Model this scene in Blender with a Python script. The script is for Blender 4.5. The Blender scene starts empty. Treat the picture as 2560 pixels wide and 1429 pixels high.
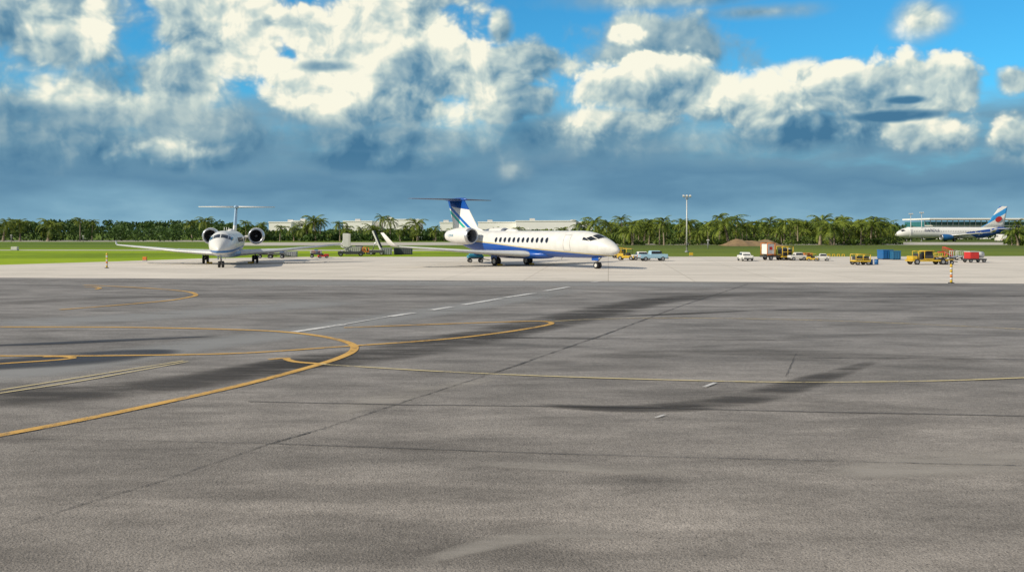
import bpy, bmesh, math, random
import numpy as np
from mathutils import Vector, Matrix
random.seed(7); rng=np.random.default_rng(7)
SC=bpy.context.scene
H=3.5; F=2400.0; HZ=578.0
def site(px,py):
    d=H*F/(py-HZ); return ((px-1280)/F*d, d)
def lat(px,d): return (px-1280)/F*d
def hgt(py,d): return H-(py-HZ)/F*d

# ------------------------------------------------------------------ nodes
class NT:
    def __init__(s,nt): s.nt=nt; s.n=nt.nodes; s.l=nt.links
    def add(s,t,**k):
        n=s.n.new(t)
        for a,b in k.items(): setattr(n,a,b)
        return n
    def put(s,sock,v):
        if isinstance(v,bpy.types.NodeSocket): s.l.new(v,sock)
        elif v is not None: sock.default_value=v
    def math(s,op,a,b=None,c=None,clamp=False):
        n=s.add('ShaderNodeMath',operation=op,use_clamp=clamp)
        s.put(n.inputs[0],a)
        if b is not None: s.put(n.inputs[1],b)
        if c is not None: s.put(n.inputs[2],c)
        return n.outputs[0]
    def vm(s,op,a,b=None,out=0):
        n=s.add('ShaderNodeVectorMath',operation=op)
        s.put(n.inputs[0],a)
        if b is not None: s.put(n.inputs[1],b)
        return n.outputs[out]
    def mapr(s,v,a,b,c=0.0,d=1.0,smooth=True):
        n=s.add('ShaderNodeMapRange',interpolation_type='SMOOTHSTEP' if smooth else 'LINEAR')
        n.clamp=True
        for i,x in enumerate((v,a,b,c,d)): s.put(n.inputs[i],x)
        return n.outputs[0]
    def mixf(s,f,a,b):
        n=s.add('ShaderNodeMix',data_type='FLOAT')
        s.put(n.inputs[0],f); s.put(n.inputs[2],a); s.put(n.inputs[3],b); return n.outputs[0]
    def mixc(s,f,a,b,bt='MIX'):
        n=s.add('ShaderNodeMix',data_type='RGBA',blend_type=bt)
        s.put(n.inputs[0],f); s.put(n.inputs[6],a); s.put(n.inputs[7],b); return n.outputs[2]
    def noise(s,v,scale,detail=4,rough=.55,dist=0.0,dim='3D'):
        n=s.add('ShaderNodeTexNoise',noise_dimensions=dim); s.put(n.inputs['Vector'],v)
        n.inputs['Scale'].default_value=scale; n.inputs['Detail'].default_value=detail
        n.inputs['Roughness'].default_value=rough; n.inputs['Distortion'].default_value=dist
        return n
    def n2(s,v,scale,detail=4,rough=.55,dist=0.0): return s.noise(v,scale,detail,rough,dist,'2D').outputs[0]
    def mapping(s,v,loc=(0,0,0),rot=(0,0,0),sc=(1,1,1)):
        n=s.add('ShaderNodeMapping'); s.put(n.inputs[0],v)
        n.inputs[1].default_value=loc; n.inputs[2].default_value=rot; n.inputs[3].default_value=sc
        return n.outputs[0]
    def ramp(s,f,stops):
        n=s.add('ShaderNodeValToRGB'); s.put(n.inputs[0],f)
        e=n.color_ramp.elements
        while len(e)<len(stops): e.new(.5)
        for i,(p,c) in enumerate(stops): e[i].position=p; e[i].color=(*c,1)
        return n.outputs[0]
def c4(c): return (c[0],c[1],c[2],1.0)

def newmat(name):
    m=bpy.data.materials.new(name); m.use_nodes=True
    t=NT(m.node_tree); b=m.node_tree.nodes['Principled BSDF']
    return m,t,b
MATS={}
def mat(name,col,rough=.5,metal=0.0,var=.12,scale=3.0,dirt=.0,coat=0.0):
    if name in MATS: return MATS[name]
    m,t,b=newmat(name)
    co=t.add('ShaderNodeTexCoord').outputs['Object']
    n=t.noise(co,scale,3,.6)
    k=t.mapr(n.outputs[0],.3,.7,1-var,1+var*.5,False)
    cc=t.mixc(1.0,c4(col),k,'MULTIPLY')
    if dirt>0:
        n2=t.noise(t.mapping(co,sc=(1,1,.3)),scale*2.5,4,.7)
        cc=t.mixc(t.mapr(n2.outputs[0],.45,.75,0,dirt),cc,(.1,.08,.06,1))
    t.put(b.inputs['Base Color'],cc); b.inputs['Roughness'].default_value=rough
    b.inputs['Metallic'].default_value=metal; b.inputs['Coat Weight'].default_value=coat
    MATS[name]=m; return m

WHITE=lambda:mat('white_paint',(.66,.65,.61),.35,0,.05,1.2,.04,.0)
WHITE_D=lambda:mat('white_worn_paint',(.56,.55,.51),.5,0,.12,2,.25)
BLACK=lambda:mat('black_rubber',(.018,.018,.02),.8,0,.2,6)
DARK=lambda:mat('dark_metal',(.05,.052,.055),.5,.3,.2,4,.1)
GREY=lambda:mat('grey_metal',(.32,.33,.34),.45,.3,.15,3,.25)
STEEL=lambda:mat('bare_steel',(.55,.56,.57),.3,.9,.1,3,.1)
YEL=lambda:mat('yellow_paint',(.58,.38,.02),.45,0,.15,3,.35)
ORG=lambda:mat('orange_paint',(.60,.17,.02),.5,0,.15,3,.25)
RED=lambda:mat('red_paint',(.50,.025,.02),.4,0,.12,3,.15)
BLUE=lambda:mat('blue_paint',(.012,.11,.30),.4,0,.12,2,.15)
TEAL=lambda:mat('teal_paint',(.03,.25,.38),.45,0,.12,2,.2)
LBLUE=lambda:mat('light_blue_paint',(.30,.48,.58),.35,0,.08,2,.1)
NAVY=lambda:mat('navy_paint',(.012,.03,.14),.3,0,.1,2,.0)
GLASS=lambda:mat('dark_glass',(.012,.016,.022),.08,0,.1,2)

# ------------------------------------------------------------------ meshes
def mesh_obj(name,verts,faces,m=None,parent=None,smooth=False,uv=None):
    me=bpy.data.meshes.new(name); me.from_pydata([tuple(v) for v in verts],[],faces); me.update()
    if m: me.materials.append(m)
    if smooth: me.polygons.foreach_set('use_smooth',[True]*len(me.polygons))
    o=bpy.data.objects.new(name,me); SC.collection.objects.link(o)
    if parent: o.parent=parent
    return o
def empty(name,loc=(0,0,0),rz=0.0):
    o=bpy.data.objects.new(name,None); SC.collection.objects.link(o)
    o.location=loc; o.rotation_euler=(0,0,rz); o.empty_display_size=.5; return o
def bm_obj(name,bm,m,parent,smooth=False):
    me=bpy.data.meshes.new(name); bmesh.ops.recalc_face_normals(bm,faces=bm.faces); bm.to_mesh(me); bm.free()
    if m: me.materials.append(m)
    if smooth: me.polygons.foreach_set('use_smooth',[True]*len(me.polygons))
    o=bpy.data.objects.new(name,me); SC.collection.objects.link(o)
    if parent: o.parent=parent
    return o
def box(p,name,c,s,m,rot=(0,0,0),bev=.03,top=None):
    bm=bmesh.new(); bmesh.ops.create_cube(bm,size=1)
    for v in bm.verts:
        if top and v.co.z>0: v.co.x=v.co.x*top[0]+(top[2] if len(top)>2 else 0)/s[0]; v.co.y*=top[1]
        v.co.x*=s[0]; v.co.y*=s[1]; v.co.z*=s[2]
    b=min(bev,min(s)*.3)
    if b>0.002: bmesh.ops.bevel(bm,geom=bm.edges[:],offset=b,segments=2,affect='EDGES',profile=.6)
    o=bm_obj(name,bm,m,p); o.location=c; o.rotation_euler=rot; return o
def cyl(p,name,c,r,h,m,axis='z',r2=None,seg=20,rot=None):
    bm=bmesh.new(); bmesh.ops.create_cone(bm,cap_ends=True,segments=seg,radius1=r,radius2=r if r2 is None else r2,depth=h)
    o=bm_obj(name,bm,m,p); o.location=c
    for f in o.data.polygons: f.use_smooth=len(f.vertices)==4
    if rot: o.rotation_euler=rot
    elif axis=='x': o.rotation_euler=(0,math.pi/2,0)
    elif axis=='y': o.rotation_euler=(math.pi/2,0,0)
    return o
def bar(p,name,a,b,r,m,seg=8):
    a=Vector(a); b=Vector(b); d=b-a
    o=cyl(p,name,(a+b)/2,r,d.length,m,seg=seg)
    o.rotation_euler=d.to_track_quat('Z','Y').to_euler(); return o
def wheel(p,name,c,r,w,axis='y',hub=None):
    bm=bmesh.new(); n=24
    prof=[(r*.55,-w*.42),(r*.9,-w*.5),(r,-w*.3),(r,w*.3),(r*.9,w*.5),(r*.55,w*.42)]
    rings=[]
    for i in range(n):
        a=2*math.pi*i/n
        rings.append([bm.verts.new((q[0]*math.cos(a),q[1],q[0]*math.sin(a))) for q in prof])
    for i in range(n):
        A=rings[i];B=rings[(i+1)%n]
        for j in range(len(prof)-1): bm.faces.new((A[j],A[j+1],B[j+1],B[j]))
    o=bm_obj(name,bm,BLACK(),p,True); o.location=c
    h=cyl(o,name+'_hub',(0,0,0),r*.56,w*.8,hub or GREY(),'y')
    if axis=='x': o.rotation_euler=(0,0,math.pi/2)
    return o

def catmull(P,n=10):
    P=[Vector(p) for p in P]; out=[]
    for i in range(len(P)-1):
        p0=P[i-1] if i>0 else 2*P[0]-P[1]; p1=P[i]; p2=P[i+1]; p3=P[i+2] if i+2<len(P) else 2*P[-1]-P[-2]
        for k in range(n):
            t=k/n
            out.append(.5*((2*p1)+(p2-p0)*t+(2*p0-5*p1+4*p2-p3)*t*t+(3*p1-p0-3*p2+p3)*t**3))
    out.append(P[-1]); return out
ZC=[0.0115]
def ribbon(name,pts,w,m,n=10,jit=0.0,smooth=True,parent=None,px=True,taper=False):
    P=[site(*p) if px else p for p in pts]
    P=[Vector((p[0],p[1])) for p in P]
    C=catmull(P,n) if smooth and len(P)>2 else None
    if C is None:
        C=[]
        for i in range(len(P)-1):
            for k in range(n): C.append(P[i].lerp(P[i+1],k/n))
        C.append(P[-1])
    C=[Vector((c[0],c[1])) for c in C]
    if jit>0:
        C=[c+Vector((random.gauss(0,jit),random.gauss(0,jit))) for c in C]
    z=ZC[0]; ZC[0]+=0.0004
    V=[];N=len(C)
    for i,c in enumerate(C):
        t=(C[min(i+1,N-1)]-C[max(i-1,0)]); t.normalize() if t.length>0 else None
        q=Vector((-t.y,t.x)); ww=w*(1.0 if not taper else (.25+.75*math.sin(math.pi*i/(N-1))))
        V+= [(c+q*ww/2).to_3d()+Vector((0,0,z)),(c-q*ww/2).to_3d()+Vector((0,0,z))]
    Fc=[(2*i,2*i+1,2*i+3,2*i+2) for i in range(N-1)]
    o=mesh_obj(name,V,Fc,m,parent)
    uv=o.data.uv_layers.new(name='UVMap')
    for pl in o.data.polygons:
        for li,vi in zip(pl.loop_indices,pl.vertices): uv.data[li].uv=((vi//2)/(N-1),vi%2)
    return o

# ------------------------------------------------------------------ camera, sun, world
cam=bpy.data.cameras.new('camera'); co=bpy.data.objects.new('camera',cam); SC.collection.objects.link(co)
co.location=(0,0,H); co.rotation_euler=(math.pi/2,0,0)
cam.sensor_width=36; cam.lens=36*F/2560; cam.shift_y=-(714.5-HZ)/2560; cam.clip_end=12000; cam.clip_start=.1
SC.camera=co
SC.view_settings.view_transform='Standard'; SC.view_settings.look='None'; SC.view_settings.exposure=0
EL=math.radians(33); tosun=Vector((-0.88,-0.47,0)).normalized()
sdir=Vector((tosun.x*math.cos(EL),tosun.y*math.cos(EL),math.sin(EL)))
sl=bpy.data.lights.new('sun','SUN'); sl.energy=5.0; sl.angle=math.radians(.55); sl.color=(1,.91,.75)
so=bpy.data.objects.new('sun',sl); SC.collection.objects.link(so); so.rotation_euler=sdir.to_track_quat('Z','Y').to_euler(); so.location=(-60,-40,60)

W=bpy.data.worlds.new('World'); SC.world=W; W.use_nodes=True
W.node_tree.nodes.clear(); t=NT(W.node_tree)
def nishita():
    s=t.add('ShaderNodeTexSky',sky_type='NISHITA'); s.sun_disc=False
    s.sun_elevation=EL; s.sun_rotation=math.atan2(tosun.x,tosun.y); s.dust_density=.4; s.ozone_density=2.5
    return s
sky=nishita()
d=t.add('ShaderNodeTexCoord').outputs['Generated']
sep=t.add('ShaderNodeSeparateXYZ'); t.put(sep.inputs[0],d)
az=t.math('ARCTAN2',sep.outputs[0],sep.outputs[1])
hyp=t.math('SQRT',t.math('ADD',t.math('MULTIPLY',sep.outputs[0],sep.outputs[0]),t.math('MULTIPLY',sep.outputs[1],sep.outputs[1])))
el=t.math('DIVIDE',sep.outputs[2],t.math('MAXIMUM',hyp,.001))
cmb=t.add('ShaderNodeCombineXYZ'); t.put(cmb.inputs[0],az); t.put(cmb.inputs[1],el); P0=cmb.outputs[0]
warp=t.noise(P0,16,3,.5,0,'2D')
wv=t.vm('MULTIPLY',t.vm('SUBTRACT',warp.outputs['Color'],(.5,.5,.5)),(.026,.020,0))
P=t.vm('ADD',P0,wv)
def hfield(p,det):
    v=t.add('ShaderNodeTexVoronoi',feature='SMOOTH_F1',normalize=True,voronoi_dimensions='2D'); t.put(v.inputs['Vector'],p)
    v.inputs['Scale'].default_value=19; v.inputs['Detail'].default_value=3; v.inputs['Roughness'].default_value=.5
    v.inputs['Lacunarity'].default_value=2.3; v.inputs['Smoothness'].default_value=.55
    nn=t.n2(p,10,det,.52)
    a=t.math('SUBTRACT',1.0,v.outputs['Distance'])
    return t.math('ADD',t.math('MULTIPLY',a,.95),t.math('MULTIPLY',nn,.75))
h0=hfield(P,7); h1=hfield(t.vm('ADD',P,(-.0060,.0075,0)),7)
relief=t.math('MULTIPLY',t.math('SUBTRACT',h0,h1),1.55)
b0=t.n2(P,9,4,.5); b1=t.n2(t.vm('ADD',P,(-.018,.024,0)),9,4,.5)
relief=t.math('ADD',relief,t.math('MULTIPLY',t.math('SUBTRACT',b0,b1),1.9))
relief=t.math('ADD',relief,t.math('MULTIPLY',t.math('SUBTRACT',t.n2(P0,5,2,.5),.5),.6))
hc=t.math('SUBTRACT',h0,1.06)
edge={a:t.math('ADD',t.math('MULTIPLY',hc,a),1.12) for a in (.8,1.5)}
# cumulus, each: x,y,rx,ry,brightness,vertical shading,softness,edge raggedness
E1=1.5;E0=.8
C=[
 (1650,-5,380,45,.42,.1,1.0,E0),(1900,30,200,30,.40,.1,1.1,E0),(2310,48,100,66,.58,.12,.9,E0),(2000,185,80,45,.60,.2,.8,E1),
 (100,70,290,220,.62,.2,.55,E1),(200,250,360,160,.50,.2,.7,E1),(570,80,200,170,.70,.2,.40,E1),(450,210,210,130,.60,.2,.6,E1),
 (420,0,65,40,.66,.1,.6,E1),(60,40,130,80,.76,.2,.6,E1),(140,120,120,90,.84,.2,.5,E1),(235,75,60,70,.88,.2,.5,E1),(600,130,110,90,.80,.2,.6,E1),(470,160,110,80,.74,.2,.6,E1),
 (1010,70,215,200,.68,.2,.40,E1),(1120,180,140,140,.68,.25,.35,E1),(860,220,280,120,.66,.25,.5,E1),(1050,270,260,70,.52,.25,.6,E1),(920,70,190,110,.80,.15,.4,E1),(770,75,95,90,.90,.15,.3,E1),(1080,110,80,60,.80,.2,.5,E1),(700,180,60,60,.86,.2,.4,E1),
 (1250,70,38,60,.72,.1,.6,E1),
 (150,350,430,120,.30,.15,.8,E1),(560,330,330,110,.40,.25,.7,E1),(110,205,90,60,.74,.1,.7,E1),(440,400,180,50,.52,.3,.7,E1),
 (760,240,150,60,.72,.3,.5,E1),(860,285,210,55,.62,.4,.6,E1),(960,350,450,65,.22,.2,.9,E0),(900,402,340,46,.10,.1,.8,E0),
 (1320,170,180,75,.76,.3,.4,E1),(1260,240,240,85,.62,.2,.5,E1),
 (1640,115,265,105,.38,.28,.6,E1),(1560,90,55,28,.84,.2,.6,E1),(1430,335,460,90,.28,.2,.9,E0),
 (1770,240,110,90,.50,.2,.6,E1),(1560,300,200,60,.52,.35,.6,E1),(1620,225,220,85,.76,.28,.35,E1),(1490,220,70,40,.84,.2,.5,E1),
 (2000,345,470,72,.36,.2,.9,E0),
 (1930,265,130,75,.74,.3,.35,E1),(2110,225,95,72,.84,.25,.3,E1),(2230,250,190,100,.78,.3,.3,E1),(2370,215,90,85,.88,.25,.3,E1),(2070,320,250,50,.58,.3,.6,E1),(2330,338,170,60,.70,.35,.5,E1),
 (2530,350,95,70,.78,.3,.4,E1),(2540,200,55,40,.80,.2,.5,E1),
 (2230,290,165,17,.04,.1,.8,E1),(2265,250,60,11,.10,.1,.9,E1),(810,165,85,18,.28,.1,1.0,E1),
 (1290,425,62,48,.50,.1,1.3,E0),(60,280,150,45,.30,.1,1.1,E1)]
S=0.4; A=0.0
for (x,y,rx,ry,b,kv,sf,ed) in C:
    a=math.atan((x-1280)/F); ca=math.cos(a)
    cx=a; cy=(HZ-y)/F*ca; sx=F/(rx*ca*ca); sy=F/(ry*ca)
    m=t.mapping(P0,loc=(-cx*sx,-cy*sy,0),sc=(sx,sy,0))
    L=t.vm('LENGTH',m,out=1)
    al=t.mapr(t.math('SUBTRACT',edge[ed],L),0,sf)
    sh=t.math('ADD',t.vm('DOT_PRODUCT',m,(-.09,kv,0),out=1),t.math('MULTIPLY_ADD',relief,1.0 if b>.45 else .55,b-.04))
    S=t.mixf(al,S,sh); A=t.math('MAXIMUM',A,al)
base=t.mixc(1.0,sky.outputs[0],(.030,.108,.140,1),'MULTIPLY')
bn=t.n2(t.mapping(P0,sc=(1,3.6,1)),6,5,.52)
bank=t.math('ADD',el,t.math('MULTIPLY',t.math('SUBTRACT',bn,.5),.12))
bankc=t.ramp(t.math('MULTIPLY',t.math('ADD',el,t.math('MULTIPLY',t.math('SUBTRACT',bn,.5),.09)),6.0),
   [(0,(.26,.46,.58)),(.10,(.19,.37,.50)),(.30,(.115,.255,.385)),(.55,(.16,.32,.44)),(1,(.3,.47,.57))])
bf=t.mapr(bank,.080,.150,1.0,0.0)
base=t.mixc(bf,base,bankc)
cl=t.ramp(S,[(0,(.060,.18,.31)),(.25,(.14,.285,.40)),(.48,(.32,.45,.50)),(.72,(.60,.69,.64)),(.95,(.98,.95,.78))])
A2=t.math('MULTIPLY',A,t.mapr(el,.030,.085,.0,.97))
col=t.mixc(A2,base,cl)
bg=t.add('ShaderNodeBackground'); t.put(bg.inputs[0],col); bg.inputs[1].default_value=1.0
# the rest of the sky (overhead, behind): broken cloud over blue
sky2=nishita()
rest=t.mixc(t.mapr(t.n2(P0,2.0,2,.5),.4,.6,.25,.75),t.mixc(1.0,sky2.outputs[0],(.07,.088,.11,1),'MULTIPLY'),(.58,.61,.62,1))
bg2=t.add('ShaderNodeBackground'); t.put(bg2.inputs[0],rest); bg2.inputs[1].default_value=.9
f1=t.mapr(el,.27,.36,1,0); f2=t.mapr(el,-.03,-.01,0,1); f3=t.mapr(t.math('ABSOLUTE',az),.62,.8,1,0)
fac=t.math('MULTIPLY',t.math('MULTIPLY',f1,f2),f3)
mx=t.add('ShaderNodeMixShader'); t.put(mx.inputs[0],fac); t.l.new(bg2.outputs[0],mx.inputs[1]); t.l.new(bg.outputs[0],mx.inputs[2])
out=t.add('ShaderNodeOutputWorld'); t.l.new(mx.outputs[0],out.inputs[0])
W.cycles.sampling_method='MANUAL'; W.cycles.sample_map_resolution=256

# ------------------------------------------------------------------ ground
def poly(name,pts,z,m,px=True):
    P=[site(*p) if px else p for p in pts]
    return mesh_obj(name,[(p[0],p[1],z) for p in P],[tuple(range(len(P)))],m)
def pos(t): return t.add('ShaderNodeNewGeometry').outputs['Position']
m,t,b=newmat('grass_ground'); p=pos(t)
n1=t.n2(t.mapping(p,sc=(.012,.05,1)),1,4,.6); n2=t.n2(p,.6,6,.7)
c=t.ramp(t.math('ADD',t.math('MULTIPLY',n1,.7),t.math('MULTIPLY',n2,.3)),[(.3,(.09,.14,.010)),(.45,(.18,.27,.010)),(.6,(.26,.35,.012)),(.75,(.30,.35,.04))])
sp=t.add('ShaderNodeSeparateXYZ'); t.put(sp.inputs[0],p)
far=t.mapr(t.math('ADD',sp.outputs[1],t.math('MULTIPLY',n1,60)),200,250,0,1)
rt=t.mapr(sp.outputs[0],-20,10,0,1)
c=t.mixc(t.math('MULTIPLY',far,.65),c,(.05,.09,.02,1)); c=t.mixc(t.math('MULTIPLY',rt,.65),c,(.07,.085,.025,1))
t.put(b.inputs['Base Color'],c); b.inputs['Roughness'].default_value=.95; b.inputs['Specular IOR Level'].default_value=.1
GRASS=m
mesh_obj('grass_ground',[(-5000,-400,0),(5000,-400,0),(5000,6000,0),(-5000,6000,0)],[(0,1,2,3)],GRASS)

m,t,b=newmat('concrete_apron'); p=pos(t)
n1=t.n2(t.mapping(p,sc=(.08,.25,1)),1,5,.6); n2=t.n2(p,4,4,.7)
c=t.ramp(t.math('ADD',t.math('MULTIPLY',n1,.75),t.math('MULTIPLY',n2,.25)),[(.3,(.45,.41,.35)),(.5,(.57,.52,.45)),(.7,(.65,.59,.51))])
br=t.add('ShaderNodeTexBrick',offset=0.0); t.put(br.inputs[0],t.mapping(p,rot=(0,0,.1)))
br.inputs['Scale'].default_value=1; br.inputs['Brick Width'].default_value=6; br.inputs['Row Height'].default_value=6
br.inputs['Mortar Size'].default_value=.03; br.inputs['Color1'].default_value=(1,1,1,1); br.inputs['Color2'].default_value=(.93,.93,.93,1); br.inputs['Mortar'].default_value=(.62,.60,.56,1)
c=t.mixc(1.0,c,br.outputs[0],'MULTIPLY')
st=t.n2(t.mapping(p,sc=(.5,1,1)),.35,4,.7)
c=t.mixc(t.mapr(st,.58,.8,0,.45),c,(.25,.22,.19,1))
t.put(b.inputs['Base Color'],c); b.inputs['Roughness'].default_value=.85
CONC=m
poly('concrete_apron',[(-900,674),(-300,666),(0,662),(300,653),(500,646),(760,642),(1500,641),(2000,641.5),(2560,640),(3200,636),(3200,740),(-900,740)],.004,CONC)

m,t,b=newmat('asphalt'); p=pos(t)
L1=t.n2(t.mapping(p,rot=(0,0,.25),sc=(.11,.3,1)),1,6,.62)
L2=t.n2(t.mapping(p,rot=(0,0,-.5),sc=(.6,1.3,1)),1,5,.65)
L3=t.n2(t.mapping(p,loc=(3,7,0),rot=(0,0,.35),sc=(.16,.55,1)),1,4,.6)
g1=t.n2(p,38,3,.7); g2=t.add('ShaderNodeTexVoronoi',voronoi_dimensions='2D'); t.put(g2.inputs[0],p); g2.inputs['Scale'].default_value=48
base=t.ramp(L1,[(.28,(.135,.129,.122)),(.45,(.180,.172,.162)),(.58,(.208,.198,.186)),(.75,(.255,.242,.226))])
base=t.mixc(1.0,base,t.mapr(L3,.32,.52,.76,1.04),'MULTIPLY')
base=t.mixc(1.0,base,t.mapr(L2,.25,.75,.76,1.22,False),'MULTIPLY')
base=t.mixc(1.0,base,t.mapr(g1,.25,.75,.58,1.42,False),'MULTIPLY')
base=t.mixc(1.0,base,t.mapr(t.n2(p,9,4,.7),.25,.75,.80,1.20,False),'MULTIPLY')
sp=t.add('ShaderNodeSeparateXYZ'); t.put(sp.inputs[0],p)
warm=t.mapr(sp.outputs[1],8,34,0,1)
base=t.mixc(1.0,base,t.mixc(warm,(1.10,1.04,.98,1),(1,1,1.02,1)),'MULTIPLY')
spk=t.mapr(g2.outputs['Distance'],.0,.24,1,0)
pick=t.math('GREATER_THAN',t.n2(p,70,0),.58)
base=t.mixc(t.math('MULTIPLY',t.math('MULTIPLY',spk,pick),.6),base,(.52,.50,.46,1))
pk2=t.math('GREATER_THAN',t.n2(p,21,2),.69)
base=t.mixc(t.math('MULTIPLY',pk2,.7),base,(.05,.047,.044,1))
t.put(b.inputs['Base Color'],base); b.inputs['Roughness'].default_value=.9; b.inputs['Specular IOR Level'].default_value=.2
bp=t.add('ShaderNodeBump'); bp.inputs['Strength'].default_value=.6; bp.inputs['Distance'].default_value=.02; t.put(bp.inputs['Height'],t.n2(p,30,1,.7)); t.l.new(bp.outputs[0],b.inputs['Normal'])
x0,d0=site(0,694); x1,d1=site(2560,709)
k=(d1-d0)/(x1-x0)
mesh_obj('asphalt_ramp',[(-300,-60,.008),(300,-60,.008),(300,d1+k*(300-x1),.008),(-300,d0+k*(-300-x0),.008)],[(0,1,2,3)],m)

def paint(name,col,wear=.45,scale=5):
    m,t,b=newmat(name); p=pos(t)
    n=t.n2(p,scale,5,.75); n2=t.n2(p,.5,2,.6); n3=t.n2(p,45,1,.7)
    f=t.math('ADD',t.math('ADD',t.math('MULTIPLY',n,.5),t.math('MULTIPLY',n2,.3)),t.math('MULTIPLY',n3,.2))
    al=t.mapr(f,wear-.1,wear+.12,.18,1.0)
    t.put(b.inputs['Base Color'],t.mixc(t.mapr(n,.3,.7,0,.35),c4(col),(col[0]*.6,col[1]*.6,col[2]*.7,1)))
    b.inputs['Roughness'].default_value=.75; t.put(b.inputs['Alpha'],al); return m
PY=paint('yellow_line_paint',(.62,.36,.08),.43); PYF=paint('faded_yellow_line_paint',(.54,.42,.20),.50)
PYL=paint('pale_yellow_line_paint',(.64,.53,.27),.45); PW=paint('white_line_paint',(.64,.63,.60),.45)
def soft(name,col,st,scale=(.3,1.2),lo=.3,hi=.6):
    m,t,b=newmat(name); p=pos(t)
    uv=t.add('ShaderNodeUVMap').outputs[0]; s=t.add('ShaderNodeSeparateXYZ'); t.put(s.inputs[0],uv)
    v=s.outputs[1]; u=s.outputs[0]
    n=t.n2(t.mapping(p,sc=(scale[0],scale[1],1)),1,5,.6)
    ac=t.math('MULTIPLY',t.math('MULTIPLY',v,t.math('SUBTRACT',1.0,v)),4.0)
    al=t.math('MULTIPLY',t.math('MULTIPLY',u,t.math('SUBTRACT',1.0,u)),4.0)
    al=t.mapr(al,0,.5); ac=t.mapr(ac,.0,1.0)
    f=t.math('MULTIPLY',t.math('MULTIPLY',ac,al),t.mapr(n,lo,hi,.25,1))
    t.put(b.inputs['Base Color'],c4(col)); b.inputs['Roughness'].default_value=.9; b.inputs['Specular IOR Level'].default_value=.2
    t.put(b.inputs['Alpha'],t.math('MULTIPLY',f,st)); return m
STN=soft('rubber_stain',(.055,.052,.050),.64); STL=soft('light_rubber_stain',(.075,.071,.067),.28); LGT=soft('pale_patch',(.33,.335,.335),.55,lo=.2,hi=.5)
SHD=soft('painted_shadow',(.045,.053,.068),.85,lo=.2,hi=.5)  # bluish cast shadow put into the ground colour, soft edged
PALE=soft('pale_wear',(.42,.39,.35),.5)

ribbon('pale_asphalt_lane',[(-200,968),(100,925),(400,876),(735,832),(975,795),(1255,752),(1480,714)],3.6,LGT,14)
ribbon('pale_asphalt_lane',[(-100,815),(300,795),(620,773),(900,750)],5,LGT,10)
ribbon('pale_asphalt_lane',[(500,709),(1000,708),(1500,711),(1900,712)],7,LGT,10)
ribbon('pale_asphalt_lane',[(1000,1420),(1350,1335),(1600,1345)],.6,PALE,10,taper=True)
ribbon('pale_asphalt_lane',[(1150,1160),(1500,1172),(1760,1190)],.7,PALE,10,taper=True)
ribbon('pale_asphalt_lane',[(2050,1190),(2450,1155),(2800,1150)],1.8,PALE,10,taper=True)
ribbon('pale_asphalt_lane',[(820,1040),(1000,990),(1250,945)],1.4,PALE,10,taper=True)
ribbon('tyre_stain',[(500,960),(800,905),(1050,870),(1400,800),(1620,755),(1850,735)],3.2,STN,12)
ribbon('tyre_stain',[(900,858),(1200,838),(1500,790),(1650,740)],2.6,STL,12)
ribbon('tyre_stain',[(1000,852),(1150,846),(1300,845),(1560,849)],.6,STN,10,taper=True)
ribbon('tyre_stain',[(1530,792),(1700,785),(1895,776)],.9,STN,10,taper=True)
ribbon('tyre_stain',[(1930,776),(2000,774),(2070,774)],.8,STN,10,taper=True)
ribbon('tyre_stain',[(1400,900),(1800,880),(2250,895),(2500,905)],2.0,STL,12)
ribbon('tyre_stain',[(1300,1012),(1600,1022),(1850,1000),(2050,945),(2200,900)],1.3,STN,12,taper=True)
ribbon('tyre_stain',[(1380,1016),(1560,1020),(1790,1014)],.35,STN,12,taper=True)
ribbon('tyre_stain',[(-100,1000),(300,975),(600,935),(860,885)],2.6,STN,12)
ribbon('tyre_stain',[(-200,770),(300,745),(900,735),(1500,740)],3,STL,12)
ribbon('tyre_stain',[(1500,740),(2000,735),(2700,740)],5,STL,12)
ribbon('painted_shadow',[(-300,935),(0,912),(200,897),(330,885),(470,878)],3.4,SHD,12,taper=True)  # shadow from out of view on the left, painted as dark ribbons
ribbon('painted_shadow',[(-100,868),(150,858),(330,850),(560,840)],1.0,SHD,12,taper=True)
# pavement joints and cracks
CR=mat('joint_sealant',(.045,.042,.04),.8,0,.3,2)
CRF=paint('faded_joint',(.055,.052,.05),.52,3)
def crack(pts,w=.05,j=.012,m=CR,n=26): ribbon('pavement_joint',pts,w,m,n,j,False)
crack([(50,1312),(230,1255),(400,1205)],.022,.008,CRF); crack([(-150,1375),(50,1312)],.03,.01,CRF)
crack([(400,1205),(670,1112)],.03,.01,CRF)
crack([(670,1112),(800,1075),(960,1022),(1250,928)],.045,.012,CRF,40)
crack([(1200,940),(1250,928)],.05,.01,CRF)
crack([(1250,928),(1530,830),(1700,766),(1870,710)],.08,.01,CRF)
crack([(1965,942),(1978,912),(1990,885)],.035,.01,CRF)
crack([(620,1005),(1000,1013),(1500,1018),(2000,1030),(2700,1044)],.04,.008)
crack([(670,1110),(1000,1122),(1450,1138)],.022,.006); crack([(1450,1138),(2000,1152),(2700,1170)],.028,.006,CRF)
crack([(60,1098),(350,1104),(670,1110)],.025,.006,CRF)
crack([(1250,842),(1700,849),(2130,853)],.08,.01,CRF); crack([(2050,744),(2300,742),(2560,741)],.2,.02,CRF)
crack([(1700,895),(2200,896),(2560,899)],.06,.01,CRF)
crack([(-10,868),(150,860),(250,853)],.06,.01,CRF)
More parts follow.
